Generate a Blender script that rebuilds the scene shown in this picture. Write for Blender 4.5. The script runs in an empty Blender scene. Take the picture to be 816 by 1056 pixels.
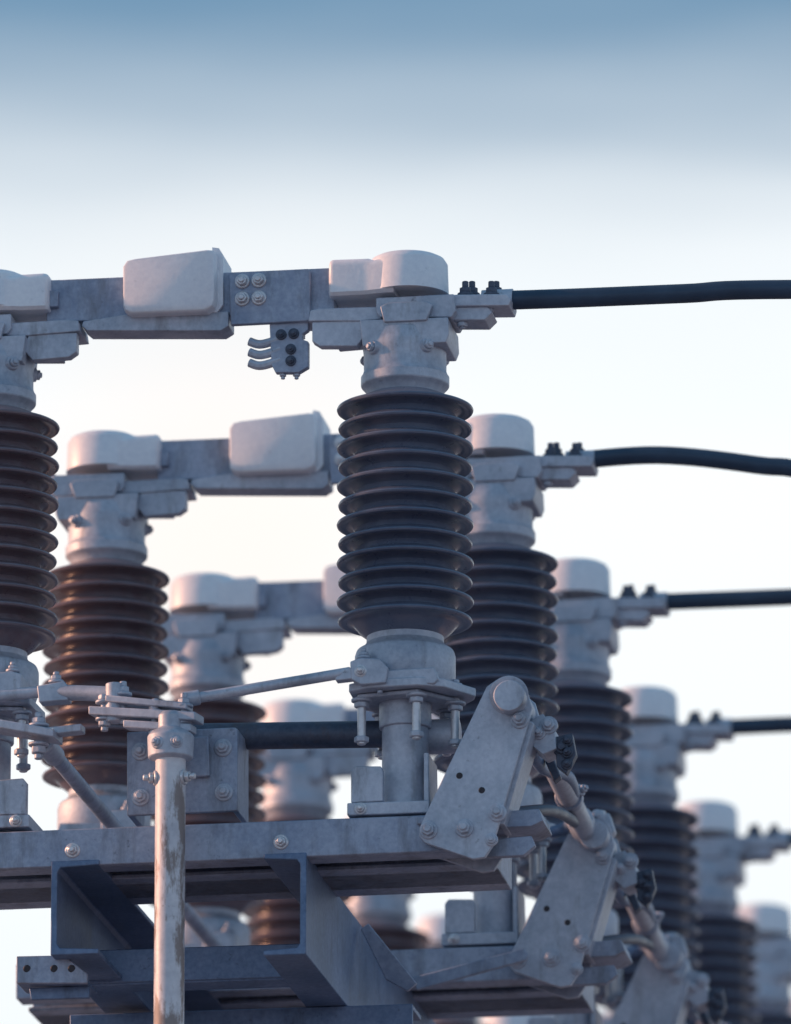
import bpy, bmesh, math, random
from mathutils import Vector, Matrix
random.seed(4)
S=0.002                      # one image pixel at the front row = 2 mm
OZ=6.0                       # height of insulator foot above ground
FL=9000.0; PW,PH=816.0,1056.0
pit=math.radians(14.94); yaw=math.radians(8.92)
fwd=Vector((-math.sin(yaw)*math.cos(pit),math.cos(yaw)*math.cos(pit),math.sin(pit)))
rgt=Vector((math.cos(yaw),math.sin(yaw),0)); upv=rgt.cross(fwd)
DIST=18.0
ORG=Vector((0,0,OZ))
CAM=ORG-fwd*DIST-rgt*(9/FL*DIST)-upv*(-122/FL*DIST)
ROW=1.282
NROWS=8
def ray(u,v): return fwd+rgt*((u-PW/2)/FL)+upv*((PH/2-v)/FL)
def D(u,v,y=0):
    """image pixel coords + depth in front-row pixels, cast through the camera -> metres, local to switch foot"""
    d=ray(u,v)
    t=(y*S-CAM.y)/d.y
    return CAM+d*t-ORG
sc=bpy.context.scene
sc.view_settings.view_transform='Standard'; sc.view_settings.look='None'
sc.view_settings.exposure=0

# ---------------------------------------------------------------- materials
def newmat(name):
    m=bpy.data.materials.new(name); m.use_nodes=True
    nt=m.node_tree; b=nt.nodes['Principled BSDF']
    return m,nt,b
def noise(nt,scale,detail=6,rough=.6,stretch=None):
    g=nt.nodes.new('ShaderNodeNewGeometry')
    src=g.outputs['Position']
    if stretch:
        mp=nt.nodes.new('ShaderNodeMapping'); mp.inputs['Scale'].default_value=stretch
        nt.links.new(src,mp.inputs['Vector']); src=mp.outputs['Vector']
    n=nt.nodes.new('ShaderNodeTexNoise'); n.inputs['Scale'].default_value=scale
    n.inputs['Detail'].default_value=detail; n.inputs['Roughness'].default_value=rough
    nt.links.new(src,n.inputs['Vector']); return n.outputs['Fac']
def ramp(nt,fac,stops):
    r=nt.nodes.new('ShaderNodeValToRGB'); nt.links.new(fac,r.inputs['Fac'])
    el=r.color_ramp.elements
    while len(el)<len(stops): el.new(.5)
    for e,(p,c) in zip(el,stops):
        e.position=p; e.color=(c[0],c[1],c[2],1) if hasattr(c,'__len__') else (c,c,c,1)
    return r.outputs['Color']
def mix(nt,f,a,b,mode='MIX'):
    m=nt.nodes.new('ShaderNodeMix'); m.data_type='RGBA'; m.blend_type=mode
    for s,i in ((f,0),(a,6),(b,7)):
        if hasattr(s,'links') : nt.links.new(s,m.inputs[i])
        elif i==0: m.inputs[0].default_value=s
        else: m.inputs[i].default_value=(s[0],s[1],s[2],1)
    return m.outputs[2]
def bump(nt,b,h,strength,dist):
    n=nt.nodes.new('ShaderNodeBump'); n.inputs['Strength'].default_value=strength
    n.inputs['Distance'].default_value=dist
    nt.links.new(h,n.inputs['Height']); nt.links.new(n.outputs['Normal'],b.inputs['Normal'])
def metal(name,dark,light,dirt,met=.3,ro=(.42,.66),dirtpos=(.56,.72),fine=90,dirtamt=.8,spot=.6):
    m,nt,b=newmat(name)
    a=noise(nt,7,8,.65); c=ramp(nt,a,[(.32,dark),(.66,light)])
    f=noise(nt,fine,5,.6); c=mix(nt,.55,c,ramp(nt,f,[(.3,(.33,.33,.35)),(.7,(.74,.74,.74))]),'SOFT_LIGHT')
    st=noise(nt,9,7,.7,(1.8,1.8,.5)); dm=ramp(nt,st,[(dirtpos[0],0),(dirtpos[1],dirtamt)])
    c=mix(nt,dm,c,dirt)
    sp=noise(nt,42,4,.7); sm=ramp(nt,sp,[(.64,0),(.74,spot)])
    c=mix(nt,sm,c,[x*.5 for x in dirt])
    nt.links.new(c,b.inputs['Base Color'])
    r=ramp(nt,a,[(.3,ro[0]),(.7,ro[1])]); nt.links.new(r,b.inputs['Roughness'])
    b.inputs['Metallic'].default_value=met
    bump(nt,b,f,.35,.0014)
    return m
M_GALV=metal('galvanised_casting',(.29,.335,.41),(.52,.56,.64),(.21,.22,.25))
M_BEAM=metal('galvanised_beam',(.19,.24,.34),(.38,.43,.53),(.16,.175,.21),dirtpos=(.50,.68))
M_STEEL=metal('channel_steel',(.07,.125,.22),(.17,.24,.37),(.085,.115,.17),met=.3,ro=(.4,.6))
M_DARK=metal('dark_steel',(.045,.06,.095),(.10,.12,.165),(.09,.07,.07),met=.4)
M_HOOD=metal('painted_hood',(.68,.71,.77),(.80,.82,.86),(.56,.58,.62),met=0,ro=(.35,.5),dirtpos=(.58,.82),dirtamt=.5,spot=.3)
M_PIPE=metal('weathered_pipe',(.46,.47,.52),(.70,.70,.73),(.18,.13,.11),met=.1,dirtpos=(.5,.56),fine=60)
M_BOLT=metal('zinc_bolt',(.45,.46,.50),(.68,.69,.72),(.3,.29,.3),met=.5,ro=(.3,.5))
M_HOLE=metal('bolt_hole',(.02,.022,.03),(.03,.03,.04),(.02,.02,.02),met=0)
def porcelain(name,c1,c2):
    m,nt,b=newmat(name)
    a=noise(nt,5,6,.6); c=ramp(nt,a,[(.3,c1),(.7,c2)])
    d=noise(nt,26,6,.7); c=mix(nt,ramp(nt,d,[(.46,0),(.8,.4)]),c,(.20,.22,.27))
    nt.links.new(c,b.inputs['Base Color'])
    nt.links.new(ramp(nt,d,[(.35,.26),(.7,.42)]),b.inputs['Roughness'])
    b.inputs['Coat Weight'].default_value=.4; b.inputs['Coat Roughness'].default_value=.15
    return m
M_PORC=porcelain('slate_porcelain',(.070,.090,.145),(.115,.14,.205))
M_PORC_GLOW_TINT=porcelain('glow_tinted_porcelain',(.115,.090,.115),(.175,.13,.145))  # left columns: same porcelain, warm glow of the glare put into its colour
m,nt,b=newmat('aluminium_cable'); M_CAB=m
ca=noise(nt,12,4,.6)
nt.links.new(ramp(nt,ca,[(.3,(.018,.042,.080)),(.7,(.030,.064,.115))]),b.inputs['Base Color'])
b.inputs['Roughness'].default_value=.5; b.inputs['Metallic'].default_value=.1
m,nt,b=newmat('gravel'); M_GRAV=m
vo=noise(nt,14,8,.7); nt.links.new(ramp(nt,vo,[(.35,(.17,.18,.20)),(.65,(.36,.37,.39))]),b.inputs['Base Color'])
b.inputs['Roughness'].default_value=.95; bump(nt,b,vo,.8,.03)
MATS=[M_GALV,M_BEAM,M_STEEL,M_DARK,M_HOOD,M_PIPE,M_BOLT,M_HOLE,M_PORC,M_PORC_GLOW_TINT,M_CAB]
GALV,BEAM,STEEL,DARK,HOOD,PIPE,BOLT,HOLE,PORC,PORC_GLOW_TINT,CABM=range(11)

# ---------------------------------------------------------------- part builder
class Part:
    def __init__(s,name): s.bm=bmesh.new(); s.name=name
    def _face(s,vs,m):
        try:
            f=s.bm.faces.new(vs); f.material_index=m; return f
        except ValueError: return None
    def loft(s,loops,m,cap=True):
        rows=[[s.bm.verts.new(p) for p in L] for L in loops]; n=len(rows[0])
        for a,b in zip(rows,rows[1:]):
            for i in range(n): s._face([a[i],a[(i+1)%n],b[(i+1)%n],b[i]],m)
        if cap:
            s._face(rows[0][::-1],m); s._face(rows[-1],m)
    def prism(s,pts,y0,y1,m=GALV):
        a=[D(u,v,y0) for u,v in pts]; dv=Vector((0,(y1-y0)*S,0))
        s.loft([a,[p+dv for p in a]],m)
    def plan(s,pts,z0,z1,m=GALV,o=(0,0)):
        s.loft([[Vector((o[0]+x*S,o[1]+y*S,z)) for x,y in pts] for z in (z0,z1)],m)
    def box(s,c,d,m=GALV):
        x,y,z=[k/2 for k in d]; c=Vector(c)
        s.loft([[c+Vector((sx*x,sy*y,sz*z)) for sx,sy in((-1,-1),(1,-1),(1,1),(-1,1))] for sz in(-1,1)],m)
    def cyl(s,p0,p1,r,m=GALV,seg=24,r2=None,rot=0):
        p0=Vector(p0);p1=Vector(p1); ax=(p1-p0).normalized()
        q=ax.to_track_quat('Z','Y'); r2=r if r2 is None else r2
        L=[]
        for p,rr in((p0,r),(p1,r2)):
            L.append([p+q@Vector((rr*S*math.cos(2*math.pi*i/seg+rot),rr*S*math.sin(2*math.pi*i/seg+rot),0)) for i in range(seg)])
        s.loft(L,m)
    def lathe(s,x,y,prof,m=GALV,seg=56,cap=True):
        L=[]
        for r,z in prof:
            L.append([Vector((x+r*S*math.cos(2*math.pi*i/seg),y+r*S*math.sin(2*math.pi*i/seg),z)) for i in range(seg)])
        s.loft(L,m,cap)
    def tube(s,pts,r,m=GALV,seg=16):
        P=[Vector(p) for p in pts]
        if len(P)>2:
            out=[]
            for i in range(len(P)-1):
                p0=P[max(i-1,0)];p1=P[i];p2=P[i+1];p3=P[min(i+2,len(P)-1)]
                for k in range(8):
                    t=k/8
                    out.append(.5*((2*p1)+(p2-p0)*t+(2*p0-5*p1+4*p2-p3)*t*t+(3*p1-p0-3*p2+p3)*t**3))
            out.append(P[-1]); P=out
        L=[]
        for i,p in enumerate(P):
            ax=(P[min(i+1,len(P)-1)]-P[max(i-1,0)]).normalized(); q=ax.to_track_quat('Z','Y')
            L.append([p+q@Vector((r*S*math.cos(2*math.pi*j/seg),r*S*math.sin(2*math.pi*j/seg),0)) for j in range(seg)])
        s.loft(L,m)
    def bolt(s,p,ax,r=6,h=5,m=BOLT,stud=4):
        p=Vector(p); ax=Vector(ax).normalized(); a=random.random()
        s.cyl(p-ax*2*S,p+ax*1.5*S,r*1.35,m,20)
        s.cyl(p+ax*1.5*S,p+ax*(1.5+h)*S,r,m,6,rot=a)
        if stud: s.cyl(p+ax*(1.5+h)*S,p+ax*(1.5+h+stud)*S,r*.55,m,12)
    def fb(s,u,v,y,r=6,h=5,m=BOLT,stud=3): s.bolt(D(u,v,y),(0,-1,0),r,h,m,stud)
    def mesh(s):
        bmesh.ops.recalc_face_normals(s.bm,faces=s.bm.faces)
        me=bpy.data.meshes.new(s.name); s.bm.to_mesh(me); s.bm.free()
        for mm in MATS: me.materials.append(mm)
        me.shade_smooth(); me.set_sharp_from_angle(angle=math.radians(34))
        return me
def place(me,name,parent,loc=(0,0,0),bev=1.2,scale=(1,1,1)):
    o=bpy.data.objects.new(name,me); sc.collection.objects.link(o)
    o.location=loc; o.scale=scale; o.parent=parent
    if bev:
        b=o.modifiers.new('bevel','BEVEL'); b.width=bev*S; b.segments=2
        b.limit_method='ANGLE'; b.angle_limit=math.radians(40); b.harden_normals=False
    return o
def empty(name,loc):
    e=bpy.data.objects.new(name,None); e.empty_display_size=.3; e.location=loc
    sc.collection.objects.link(e); return e
def z(u,v,y=0): return D(u,v,y).z
XC=D(418,500).x

# ---------------------------------------------------------------- column
def build_hood(ext):
    P=Part('hood')
    zt=z(420,266);zb=z(420,306)
    cx=D(421,280).x
    P.lathe(cx,0,[(0.5,zt+.0015),(20,zt+.001),(33,zt-.002),(38,zt-.007),(41.5,zt-.018),(42.5,zb+.006),(43,zb),(40.5,zb),(40,zb+.004),(0.5,zb+.0045)],HOOD,64,cap=False)
    # cowl: rounded box that runs into the round cap; vertical sections along the blade direction
    l=418-ext
    zc=z(380,266,-33)-.001; zl=z(l+2,266,-33); zbt=z(l+10,303.5,-33)
    def sec(x,top,bot,hw,r):
        pts=[(-hw+4,bot),(-hw,bot+.006)]
        for k in range(6):
            a=math.pi/2*k/5; pts.append((-hw+r-r*math.cos(a),top-(r-r*math.sin(a))*S))
        for k in range(6):
            a=math.pi/2*(1-k/5); pts.append((hw-r+r*math.cos(a),top-(r-r*math.sin(a))*S))
        pts+=[(hw,bot+.006),(hw-4,bot)]
        return [Vector((x,y*S,zz)) for y,zz in pts]
    xl=D(l,285,-33).x; secs=[]
    for dx,dt in((0,.008),(.0012,.0045),(.0035,.0018),(.007,.0005),(.012,0)):
        secs.append(sec(xl+dx,zl-dt,zbt+dt*.4,32-dt*900,8))
    x2=cx-.075; x3=cx-.02
    secs+=[sec(x2-.012,zl-.001,zbt,32.5,8),sec(x2,zl-.0012,zbt,33,8),sec(x2+.012,zc-.0015,zbt,35,9),sec(x3,zt-.004,zbt,37,10)]
    P.loft(secs,HOOD)
    return P.mesh()
def build_head():
    P=Part('terminal_head')
    P.prism([(388,307),(468,303),(470,320),(466,327),(392,327),(388,322)],-32,30)
    P.prism([(440,304),(522,303),(527,308),(525,315),(440,316)],-24,22)
    P.prism([(455,317),(503,316),(508,322),(500,330),(470,330),(455,327)],-20,18)
    for u,y in((480,-12),(507,-12),(487,12),(512,12)):
        p=D(u,304,y); P.bolt(p,(0,0,1),6.2,6,DARK,7)
        p=D(u-3,316 if u>505 else 331,y); P.bolt(p,(0,0,-1),6,5,GALV,2)
    P.prism([(318,331),(320,320),(330,318),(395,316),(395,329),(372,331)],-26,26)
    P.prism([(322,332),(372,330),(378,344),(368,357),(330,357),(322,352)],-24,-10)
    P.prism([(345,332),(392,330),(392,350),(345,354)],-10,24)
    P.prism([(371,330),(462,327),(463,345),(460,353),(374,357)],-37,36)
    P.prism([(392,316),(400,312),(440,310),(446,314),(440,330),(396,332)],-40,-33)
    zt=z(418,345);zb=z(418,412)
    P.lathe(XC,0,[(40,zt),(43,z(418,356)),(44,z(418,360)),(43,z(418,368)),(43,z(418,384)),(44.5,z(418,388)),(46,z(418,390)),(46,z(418,399)),(43,z(418,402)),(40,z(418,405)),(38,zb)],GALV)
    for a in(-130,-50,40,100,160):
        r=math.radians(a); d=Vector((math.cos(r),math.sin(r),0))
        c=Vector((XC,0,z(418,366)))+d*42*S
        P.cyl(c-d*.01,c+d*.006,9.5,GALV,20,7.5)
        P.bolt(c+d*.006,d,5.5,4,GALV,2)
    return P.mesh()
def build_ins(mat):
    P=Part('insulator'); n=12
    v0,v1=423,641
    z0=z(418,v0); z1=z(418,v1); pitch=(z0-z1)/(n-1)
    prof=[(37,z(418,408)),(44,z(418,411)),(50,z(418,414))]
    for i in range(n):
        zz=z0-i*pitch
        R=71 if i%2==0 else 69.5
        prof+=[(53,zz+.0165),(58,zz+.0115),(64,zz+.0075),(R-2.5,zz+.0042),(R-.7,zz+.0022),(R,zz-.0008),(R-.6,zz-.0040),(R-2.5,zz-.0062),
               (R-5,zz-.0060),(R-8,zz-.0042),(60,zz-.0042),(55,zz-.0075),(52,zz-.0135)]
    prof+=[(47,z(418,653)),(40,z(418,658))]
    P.lathe(XC,0,prof,mat,80)
    return P.mesh()
def build_base():
    P=Part('rotating_base')
    Z=lambda v:z(418,v)
    P.lathe(XC,0,[(40,Z(648)),(40,Z(664)),(43,Z(668)),(50,Z(672)),(52,Z(678)),(52,Z(700)),(49,Z(708)),(46,Z(716))],GALV)
    P.prism([(386,692),(448,688),(452,700),(448,705),(386,706)],-58,-40)
    P.prism([(361,682),(372,678),(392,679),(400,688),(398,704),(372,706),(362,700)],-64,-20)
    P.bolt(D(375,678,-50),(0,0,1),5.5,4,GALV,4); P.bolt(D(392,706,-50),(0,0,-1),5.5,4,GALV,4)
    zp=Z(722)
    P.plan([(-52,-42),(-30,-58),(22,-62),(48,-50),(74,-4),(70,12),(44,52),(-38,54),(-54,30)],zp,zp+.018,GALV,(XC,0))
    P.plan([(-44,-36),(20,-50),(56,0),(36,42),(-36,44)],zp-.010,zp-.001,GALV,(XC,0))
    for x,y in((-41,-28),(-30,38),(18,-42),(38,34),(52,0)):
        P.cyl((XC+x*S,y*S,zp-.105),(XC+x*S,y*S,zp+.03),4.5,BOLT,12)
        P.bolt((XC+x*S,y*S,zp+.018),(0,0,1),8,5,GALV,4)
        P.bolt((XC+x*S,y*S,zp-.012),(0,0,-1),8,6,GALV,0)
        P.cyl((XC+x*S,y*S,zp-.10),(XC+x*S,y*S,zp-.088),8,GALV,6)
    P.cyl((XC,0,zp),(XC,0,Z(752)),27,GALV,32)
    P.cyl((XC,0,Z(745)),(XC,0,Z(838)),24,GALV,40)
    P.prism([(362,795),(366,790),(393,790),(395,795),(395,826),(362,828)],-42,-32)
    P.prism([(358,828),(443,825),(443,838),(358,841)],-44,40)
    P.prism([(437,776),(442,776),(443,826),(437,826)],-30,30)
    P.fb(372,834,-44,5,4)
    return P.mesh()
# ---------------------------------------------------------------- row beam, lever
def build_beam():
    P=Part('cross_beam')
    f=lambda u,v:(u,v-(u-0)*.040)
    y0,y1=-50,50
    L,R=-110,500
    P.prism([f(L,858),f(R,858),f(R,896),f(L,896)],y0,y0+6,BEAM)
    P.prism([f(L,858.5),f(R,858.5),f(R,864),f(L,864)],y0+6.5,y1-6.5,BEAM)
    def sh(pts,a0,a1):
        a=[D(*f(u,v),y0)+Vector((0,a0*S,0)) for u,v in pts]
        P.loft([a,[p+Vector((0,a1*S,0)) for p in a]],BEAM)
    sh(((L,858),(R,858),(R,896),(L,896)),94,100)
    sh(((L,891),(R,891),(R,896),(L,896)),7,29)
    sh(((L,891),(R,891),(R,896),(L,896)),70,93)
    for u in(75,290):
        P.fb(*f(u,880),y0,6,4)
    P.prism([(430,842),(492,838),(492,846),(430,850)],-56,-50.5,BEAM)
    return P.mesh()
def build_lever():
    P=Part('drive_lever')
    pl=[(502,708),(512,701),(530,700),(543,710),(549,730),(508,872),(500,884),(488,886),(438,869),(432,862),(434,850)]
    P.prism(pl,-66,-59,GALV)
    a=[D(u,v,-66)+Vector((.0,62*S,0)) for u,v in pl]
    P.loft([a,[p+Vector((0,7*S,0)) for p in a]],GALV)
    P.prism([(545,742),(551,746),(520,850),(514,850)],-58,-5,GALV)
    P.cyl(D(525,717,-88),D(525,717,-88)+Vector((0,.29,0)),16,GALV,36)
    P.cyl(D(525,717,-70),D(525,717,-66),20,GALV,32)
    for u,v in((442,856),(479,854),(513,838),(536,742)): P.fb(u,v,-67,7,6,GALV,3)
    for u,v in((474,800),(497,815)): P.cyl(D(u,v,-67),D(u,v,-65.5),3.4,HOLE,16)
    P.fb(507,866,-67,5,4,GALV,2)
    P.prism([(500,838),(556,834),(560,846),(548,852),(500,854)],-40,30,BEAM)
    P.prism([(500,866),(548,862),(552,872),(540,882),(500,884)],-40,-30,BEAM)
    P.prism([(548,742),(560,736),(572,752),(574,772),(560,778),(550,770)],-30,10,GALV)
    P.bolt(D(566,748,-30),(0,-1,0),7,5,GALV,4); P.bolt(D(580,772,-20),(0,-1,0),7,5,DARK,4)
    P.prism([(572,760),(590,756),(594,778),(584,798),(574,790)],-22,-8,DARK)
    for v in(764,776,788): P.fb(585,v,-23,4.5,4,DARK,4)
    P.fb(556,756,-31,5,5,GALV,4)
    return P.mesh()
def build_link():
    P=Part('interphase_link')
    y1=ROW/S-50
    P.tube([D(552,750,0),D(606,862,y1)],12,GALV,20)
    P.cyl(D(556,758,30),D(561,768,80),15,GALV,20)
    P.cyl(D(598,845,y1-60),D(604,858,y1-12),15,GALV,20)
    P.tube([D(548,772,0),D(560,792,100),D(585,800,250),D(593,826,400),D(588,850,y1-30),D(570,858,y1)],6.5,STEEL,12)
    P.tube([D(530,838,20),D(570,836,150),D(596,850,y1-60)],6,DARK,12)
    P.prism([(590,846),(628,838),(634,856),(626,868),(594,872)],y1-15,y1+5,GALV)
    for u,v in((600,846),(616,842),(602,864),(622,858)): P.fb(u,v,y1-16,6,6,GALV,5)
    P.tube([D(618,850,y1-10),D(622,836,y1-10)],4,BOLT,10)
    P.prism([(558,775),(566,770),(578,800),(571,806)],60,76,DARK)
    for t in(.3,.62):
        a=D(552,750,0).lerp(D(606,862,y1),t); b=D(552,750,0).lerp(D(606,862,y1),t+.03)
        P.cyl(a,b,15,BEAM,20); P.bolt(a+Vector((.028,-.01,.01)),(1,-.6,.3),5,5,GALV,3)
    return P.mesh()
# ---------------------------------------------------------------- blade
def build_blade():
    P=Part('contact_blade')
    P.prism([(48,289),(345,276),(345,322),(48,332)],-13,13,BEAM)
    P.prism([(40,300),(60,299),(60,316),(40,317)],-20,20,BEAM)
    P.prism([(236,281),(318,277),(320,280),(320,329),(316,331),(238,335)],-21,-13.5,BEAM)
    P.prism([(130,324),(236,321),(236,336),(228,341),(90,341),(84,336),(86,331)],-17,17,GALV)
    P.prism([(298,322),(360,318),(360,329),(300,333)],-18,18,GALV)
    for u,v in((250,290),(267,289),(250,308),(267,307)): P.fb(u,v,-22,6,5,BOLT,2)
    return P.mesh()
def build_cover():
    P=Part('contact_cover')
    def cont(y):
        return [D(u,v,y) for u,v in ((126,315),(126,274),(130,268),(138,266),(214,256.5),(220,257),(222,261),(222,308),(220,315),(213,320),(134,323),(128,320))]
    fr=cont(-34); dv=lambda y:Vector((0,(y+34)*S,0))
    c=sum(fr,Vector())/len(fr)
    loops=[]
    for y,k in((-34,.93),(-33,.965),(-30,.99),(-25,1),(27,1)):
        loops.append([c+(p-c)*k+dv(y) for p in fr])
    P.loft(loops,HOOD)
    r=[(219,255),(226,256),(230,263),(230,314),(224,322),(219,322)]
    P.prism(r,-18,34,HOOD)
    return P.mesh()
def build_earth():
    P=Part('earthing_contact')
    P.prism([(278,333),(318,331),(318,340),(312,344),(312,350),(318,352),(318,378),(308,384),(284,384),(280,376)],-16,-6,BEAM)
    P.prism([(283,326),(312,325),(312,345),(283,346)],-5,14,BEAM)
    for v in(352,363,374):
        P.tube([D(257,v,-12),D(266,v+3,-12),D(275,v+2,-12),D(290,v-3,-12)],4.6,GALV,10)
        P.tube([D(257,v,8),D(266,v+3,8),D(275,v+2,8),D(290,v-3,8)],4.6,GALV,10)
    for u,v in((290,345),(303,344),(300,360),(300,372)): P.fb(u,v,-17,4.2,3,DARK,2)
    for u in(292,306): P.bolt(D(u,384,-10),(0,0,-1),4,3,GALV,3)
    return P.mesh()

hoodR=build_hood(80);hoodL=build_hood(68);head=build_head()
insR=build_ins(PORC);insL=build_ins(PORC_GLOW_TINT);base=build_base()
beam=build_beam();lever=build_lever();link=build_link()
blade=build_blade();cover=build_cover();earth=build_earth()
XL=D(-9,500).x
mir=(XL+XC,0,0)
for n in range(NROWS):
    sw=empty('disconnector_switch' ,(0,n*ROW,OZ))
    place(hoodR,'hood_right',sw,bev=0); place(hoodL,'hood_left',sw,mir,0,(-1,1,1))
    place(head,'terminal_head_right',sw); place(head,'terminal_head_left',sw,mir,1.2,(-1,1,1))
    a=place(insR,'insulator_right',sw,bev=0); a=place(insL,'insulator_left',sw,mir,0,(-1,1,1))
    place(base,'rotating_base_right',sw); place(base,'rotating_base_left',sw,mir,1.2,(-1,1,1))
    place(beam,'cross_beam',sw); place(lever,'drive_lever',sw)
    if n<NROWS-1: place(link,'interphase_link',sw)
    place(blade,'contact_blade',sw); place(cover,'contact_cover',sw,bev=0)
    if n==0: place(earth,'earthing_contact',sw)

# ---------------------------------------------------------------- front operating mechanism
mech=empty('operating_mechanism',(0,0,OZ))
P=Part('vertical_operating_pipe')
px=D(176,800,-98); top=D(176,770,-98)
P.cyl((px.x,px.y,-OZ+.1),(px.x,px.y,top.z),15.5,PIPE,36)
P.box((px.x,px.y,-OZ+.05),(.3,.3,.1),GALV)
P.lathe(px.x,px.y,[(16,D(176,784,-98).z),(23,D(176,782,-98).z),(24,D(176,760,-98).z),(20,D(176,755,-98).z),(13,D(176,752,-98).z),(13,D(176,738,-98).z),(9,D(176,734,-98).z)],GALV,40)
for s in(-1,1):
    q=D(176,803,-98); P.bolt(q+Vector((s*15*S,-.01,0)),(s,-.3,0),6,5,BOLT,6)
    q=D(176,770,-98); P.bolt(q+Vector((s*10*S,-21*S,0)),(s*.4,-1,0),5,4,GALV,3)
place(P.mesh(),'vertical_operating_pipe',mech)
P=Part('linkage')
def arm(p,q,w,t,m=GALV):
    p=Vector(p);q=Vector(q);d=(q-p).normalized();n=Vector((-d.y,d.x,0)).normalized()*w*S;h=Vector((0,0,t*S/2))
    P.loft([[a+b for a in(p-n,q-n,q+n,p+n)] for b in(-h,h)],m)
arm(D(96,735,-75),D(206,741,-98),13,9)
arm(D(112,722,-80),D(196,730,-95),10,7)
arm(D(130,748,-85),D(200,752,-98),9,8)
for u,v,y in((108,724,-78),(127,716,-80),(190,728,-95),(160,734,-90)):
    P.bolt(D(u,v,y),(0,0,1),7,6,GALV,6); P.bolt(D(u,v+18,y),(0,0,-1),7,6,GALV,5)
    P.cyl(D(u,v+18,y),D(u,v,y),4,GALV,12)
P.cyl(D(118,705,-80),D(118,745,-80),9,GALV,20)
P.tube([D(190,722,-90),D(362,693,-55)],5.5,GALV,14)
P.prism([(344,692),(378,685),(392,690),(390,697),(346,702)],-62,-48,GALV)
P.fb(372,692,-63,5,4)
P.cyl(D(188,722,-90),D(206,719,-86),8,GALV,16)
P.tube([D(-60,722,-60),D(60,712,-60)],6,GALV,14)
P.prism([(38,707),(66,702),(72,710),(70,722),(40,724)],-70,-50,GALV)
P.tube([D(60,714,-62),D(120,716,-78)],8,GALV,14)
P.bolt(D(58,703,-60),(0,0,1),6,5,GALV,4)
arm(D(-10,748,-60),D(60,760,-64),20,9)
P.bolt(D(40,748,-62),(0,0,1),8,6,GALV,6);P.bolt(D(40,768,-62),(0,0,-1),8,8,GALV,6)
arm(D(30,758,-60),D(86,752,-64),9,8)
place(P.mesh(),'linkage',mech)
P=Part('bearing_box')
P.prism([(131,755),(243,750),(245,754),(245,836),(131,841)],-44,-38,BEAM)
P.prism([(131,755),(137,755),(137,840),(131,841)],-37.5,30,BEAM)
P.prism([(239,751),(245,751),(245,836),(239,836)],-37.5,30,BEAM)
for u,v in((145,775),(230,771),(145,822),(231,817)): P.fb(u,v,-45,7,5,GALV,4)
P.prism([(192,760),(215,759),(216,800),(192,801)],-52,-44.5,BEAM)
P.tube([D(195,760,20),D(470,756,20)],14,DARK,24)
P.cyl(D(440,760,20),D(474,759,20),18,GALV,24)
place(P.mesh(),'bearing_box_and_torque_tube',mech)
P=Part('longitudinal_rod')
a=D(45,766,-30); P.cyl(a,a+Vector((0,ROW*(NROWS-1),0)),8,BEAM,16)
P.cyl(a,a+Vector((0,.12,0)),11,GALV,16)
place(P.mesh(),'longitudinal_rod',mech)

# ---------------------------------------------------------------- supporting steelwork
fr=empty('steel_support_frame',(0,0,OZ))
P=Part('channels')
LEN=ROW*(NROWS-1)+.5
def channel(u_web,side,vt,vb,y,fl=42,t=6.5):
    a=D(u_web,vt,y);b=D(u_web,vb,y); x=a.x; zt=z(u_web,vt,y);zb=b.z;T=t*S;W=fl*S*side
    pts=[(x,zt),(x+W,zt),(x+W,zt-T*.8),(x+T*side*1.5,zt-T*1.1),(x+T*side,zt-T*1.8),(x+T*side,zb+T*1.8),(x+T*side*1.5,zb+T*1.1),(x+W,zb+T*.8),(x+W,zb),(x,zb)]
    P.loft([[Vector((px_,yy,pz)) for px_,pz in pts] for yy in(y*S,y*S+LEN)],STEEL)
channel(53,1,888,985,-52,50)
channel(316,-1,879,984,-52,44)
zb=D(316,984,-52).z
xa=D(95,1035,200).x; xb=D(400,1035,200).x
zg=zb-.001
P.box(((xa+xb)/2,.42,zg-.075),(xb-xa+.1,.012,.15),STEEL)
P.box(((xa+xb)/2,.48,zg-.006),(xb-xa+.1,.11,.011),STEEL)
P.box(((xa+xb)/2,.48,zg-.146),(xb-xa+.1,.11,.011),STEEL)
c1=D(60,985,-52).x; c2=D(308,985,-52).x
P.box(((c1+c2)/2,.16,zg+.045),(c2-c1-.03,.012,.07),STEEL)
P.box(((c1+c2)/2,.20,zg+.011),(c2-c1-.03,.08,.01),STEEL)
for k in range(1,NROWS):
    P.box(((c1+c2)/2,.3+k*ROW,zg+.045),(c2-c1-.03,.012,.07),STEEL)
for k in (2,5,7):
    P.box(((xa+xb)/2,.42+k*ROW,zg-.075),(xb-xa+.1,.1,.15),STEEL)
P.prism([(17,986),(66,985),(90,1004),(90,1014),(17,1014)],-30,-24,BEAM)
P.prism([(30,1019),(92,1016),(92,1029),(32,1031)],-10,-4,STEEL)
P.prism([(17,1010),(90,1010),(90,1014),(17,1014)],-24,30,STEEL)
for u in(28,56,74): P.cyl(D(u,999,-31),D(u,999,-29),4,HOLE,16)
P.prism([(372,958),(380,952),(430,1014),(420,1022),(398,1010)],270,276,BEAM)
P.prism([(425,1008),(540,978),(545,984),(543,990),(430,1021)],520,526,BEAM)
place(P.mesh(),'channels_and_girder',fr)
P=Part('posts')
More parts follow.
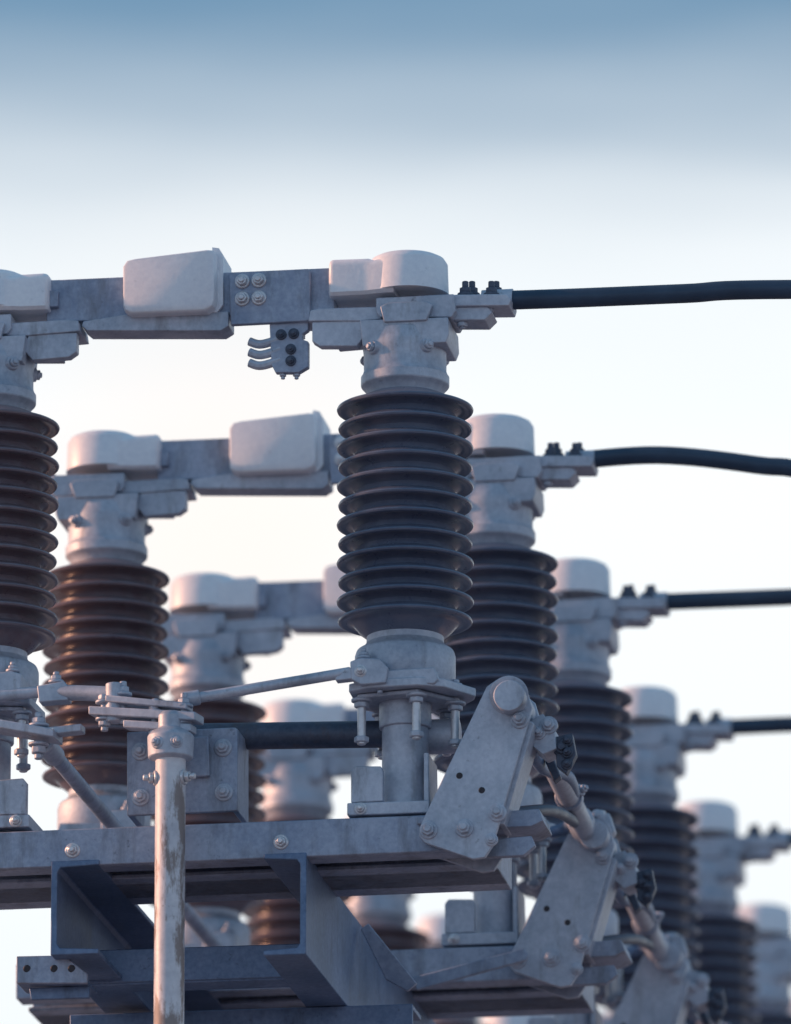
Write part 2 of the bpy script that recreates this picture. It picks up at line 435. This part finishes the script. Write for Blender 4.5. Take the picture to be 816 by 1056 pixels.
for x in (xa+.05,xb-.05):
    for k in (0,2,5,7):
        y=.48+k*ROW
        P.box((x,y,(-OZ+zg-.155)/2),(.14,.012,OZ+zg-.155),STEEL)
        P.box((x-.07,y,(-OZ+zg-.155)/2),(.012,.14,OZ+zg-.155),STEEL)
        P.box((x+.07,y,(-OZ+zg-.155)/2),(.012,.14,OZ+zg-.155),STEEL)
        P.box((x,y,-OZ+.03),(.4,.4,.06),BEAM)
place(P.mesh(),'posts',fr)

# ---------------------------------------------------------------- cables + remote gantry
GX=9.0
pz=D(500,310,0)
drops=[(-.002,-.004,-.05,.0),(.006,-.078,-.40,-.1),(.0,.000,.0,.15),(.002,-.002,.0,.1),(.004,.0,-.02,.1),(.0,-.004,-.04,0),(0,0,0,0),(0,0,0,0)]
for n in range(NROWS):
    P=Part('conductor_cable'); d=drops[n]
    x0=pz.x; zz=pz.z-.001
    pts=[(x0,0,zz),(x0+.2,0,zz+d[0]),(x0+.42,0,zz+d[0]*.6+d[1]*.38),(x0+.64,0,zz+d[1]),(x0+1.6,0,zz+d[2]),(4.5,.0,zz+d[2]*1.5-.1),(GX,0,zz+.25)]
    P.tube(pts,10,CABM,20)
    P.cyl((x0-.005,0,zz),(x0+.06,0,zz),11.5,GALV,20)
    o=place(P.mesh(),'conductor_cable',None,(0,n*ROW,OZ),0)
g=empty('steel_gantry',(GX+.1,0,0))
P=Part('gantry')
H=OZ+pz.z+.25
for yy in(-1.2,NROWS*ROW):
    for sx in(0,.4):
        for sy in(0,.4): P.box((sx,yy+sy,H/2),(.07,.07,H),BEAM)
    k=0
    while k<H-.5:
        P.cyl((0,yy,k),(.4,yy,k+.5),8,BEAM,6);P.cyl((0,yy+.4,k+.5),(.4,yy+.4,k),8,BEAM,6)
        P.cyl((0,yy,k+.5),(0,yy+.4,k),8,BEAM,6);P.cyl((.4,yy,k),(.4,yy+.4,k+.5),8,BEAM,6); k+=.5
L=NROWS*ROW+1.6
for sx in(0,.4):
    for sz in(0,-.4): P.box((sx,-1.2+L/2,H+sz),(.075,L,.075),BEAM)
k=-1.2
while k<L-1.7:
    P.cyl((0,k,H),(0,k+.5,H-.4),8,BEAM,6);P.cyl((.4,k,H-.4),(.4,k+.5,H),8,BEAM,6);P.cyl((0,k,H-.4),(.4,k+.5,H-.4),8,BEAM,6);k+=.5
place(P.mesh(),'lattice',g,bev=0)

# ---------------------------------------------------------------- ground
me=bpy.data.meshes.new('ground'); R=3000
me.from_pydata([(-R,-R,0),(R,-R,0),(R,R,0),(-R,R,0)],[],[(0,1,2,3)]); me.materials.append(M_GRAV)
o=bpy.data.objects.new('ground',me); sc.collection.objects.link(o)

# ---------------------------------------------------------------- sun + sky : low warm sun from the left, bright haze bank
sun_dir=Vector((-.88,.02,.30)).normalized()
L=bpy.data.lights.new('sun','SUN'); L.energy=4.6; L.angle=math.radians(1.5); L.color=(1,.50,.29)
lo=bpy.data.objects.new('sun',L); sc.collection.objects.link(lo)
lo.rotation_euler=sun_dir.to_track_quat('Z','Y').to_euler()

w=bpy.data.worlds.new('World'); sc.world=w; w.use_nodes=True; nt=w.node_tree
bg=nt.nodes['Background']
sky=nt.nodes.new('ShaderNodeTexSky'); sky.sky_type='NISHITA'; sky.sun_disc=False
sky.sun_elevation=math.asin(sun_dir.z); sky.sun_rotation=math.atan2(sun_dir.x,sun_dir.y)
tc=nt.nodes.new('ShaderNodeTexCoord')
sep=nt.nodes.new('ShaderNodeSeparateXYZ'); nt.links.new(tc.outputs['Generated'],sep.inputs[0])
mp=nt.nodes.new('ShaderNodeMapping'); mp.inputs['Scale'].default_value=(7,7,60); nt.links.new(tc.outputs['Generated'],mp.inputs['Vector'])
no=nt.nodes.new('ShaderNodeTexNoise'); no.inputs['Scale'].default_value=1.6; no.inputs['Detail'].default_value=6; no.inputs['Roughness'].default_value=.5
nt.links.new(mp.outputs['Vector'],no.inputs['Vector'])
def math_(op,a,b):
    n=nt.nodes.new('ShaderNodeMath'); n.operation=op
    for i,s in enumerate((a,b)):
        if hasattr(s,'links'): nt.links.new(s,n.inputs[i])
        else: n.inputs[i].default_value=s
    return n.outputs[0]
zz=math_('ADD',sep.outputs['Z'],math_('MULTIPLY',math_('SUBTRACT',no.outputs['Fac'],.5),.022))
mr=nt.nodes.new('ShaderNodeMapRange'); mr.inputs['From Min'].default_value=.18; mr.inputs['From Max'].default_value=.36
nt.links.new(zz,mr.inputs['Value'])
f=lambda s:(s-.18)/.18
cloud=ramp(nt,mr.outputs['Result'],[(0,.90),(f(.225),.97),(f(.262),1),(f(.283),.90),(f(.293),.68),(f(.303),.36),(f(.316),.09),(f(.345),.08)])
skyc=mix(nt,1.0,sky.outputs['Color'],(.08,.08,.08),'MULTIPLY')
clear=mix(nt,.85,skyc,(.085,.245,.42))
def lobe(dirv,stops,f0):
    dp=nt.nodes.new('ShaderNodeVectorMath'); dp.operation='DOT_PRODUCT'
    nt.links.new(tc.outputs['Generated'],dp.inputs[0]); dp.inputs[1].default_value=tuple(dirv)
    s=nt.nodes.new('ShaderNodeMapRange'); s.inputs['From Min'].default_value=f0; s.inputs['From Max'].default_value=1
    nt.links.new(dp.outputs['Value'],s.inputs['Value'])
    return ramp(nt,s.outputs['Result'],stops)
br=ray(230,560).normalized()
haze=lobe(br,[(0,(.66,.80,1.0)),(.5,(.74,.87,1.0)),(.9,(.92,.975,1.0)),(1,(.94,.98,1.0))],-1)
warm=lobe(br,[(0,0),(.5,.12),(.85,.6),(1,.95)],math.cos(math.radians(2.6)))
haze=mix(nt,warm,haze,(1.0,.93,.885))
col=mix(nt,cloud,clear,haze)
nt.links.new(col,bg.inputs['Color']); bg.inputs['Strength'].default_value=1.06

# ---------------------------------------------------------------- camera
cd=bpy.data.cameras.new('camera'); co=bpy.data.objects.new('camera',cd); sc.collection.objects.link(co)
Rm=Matrix((rgt,upv,-fwd)).transposed().to_4x4(); Rm.translation=CAM; co.matrix_world=Rm
cd.sensor_fit='VERTICAL'; cd.sensor_height=24; cd.lens=FL/PH*24
cd.clip_end=6000; cd.clip_start=.5
cd.dof.use_dof=True; cd.dof.focus_distance=DIST; cd.dof.aperture_fstop=2.0
sc.camera=co
print('CAM',CAM)
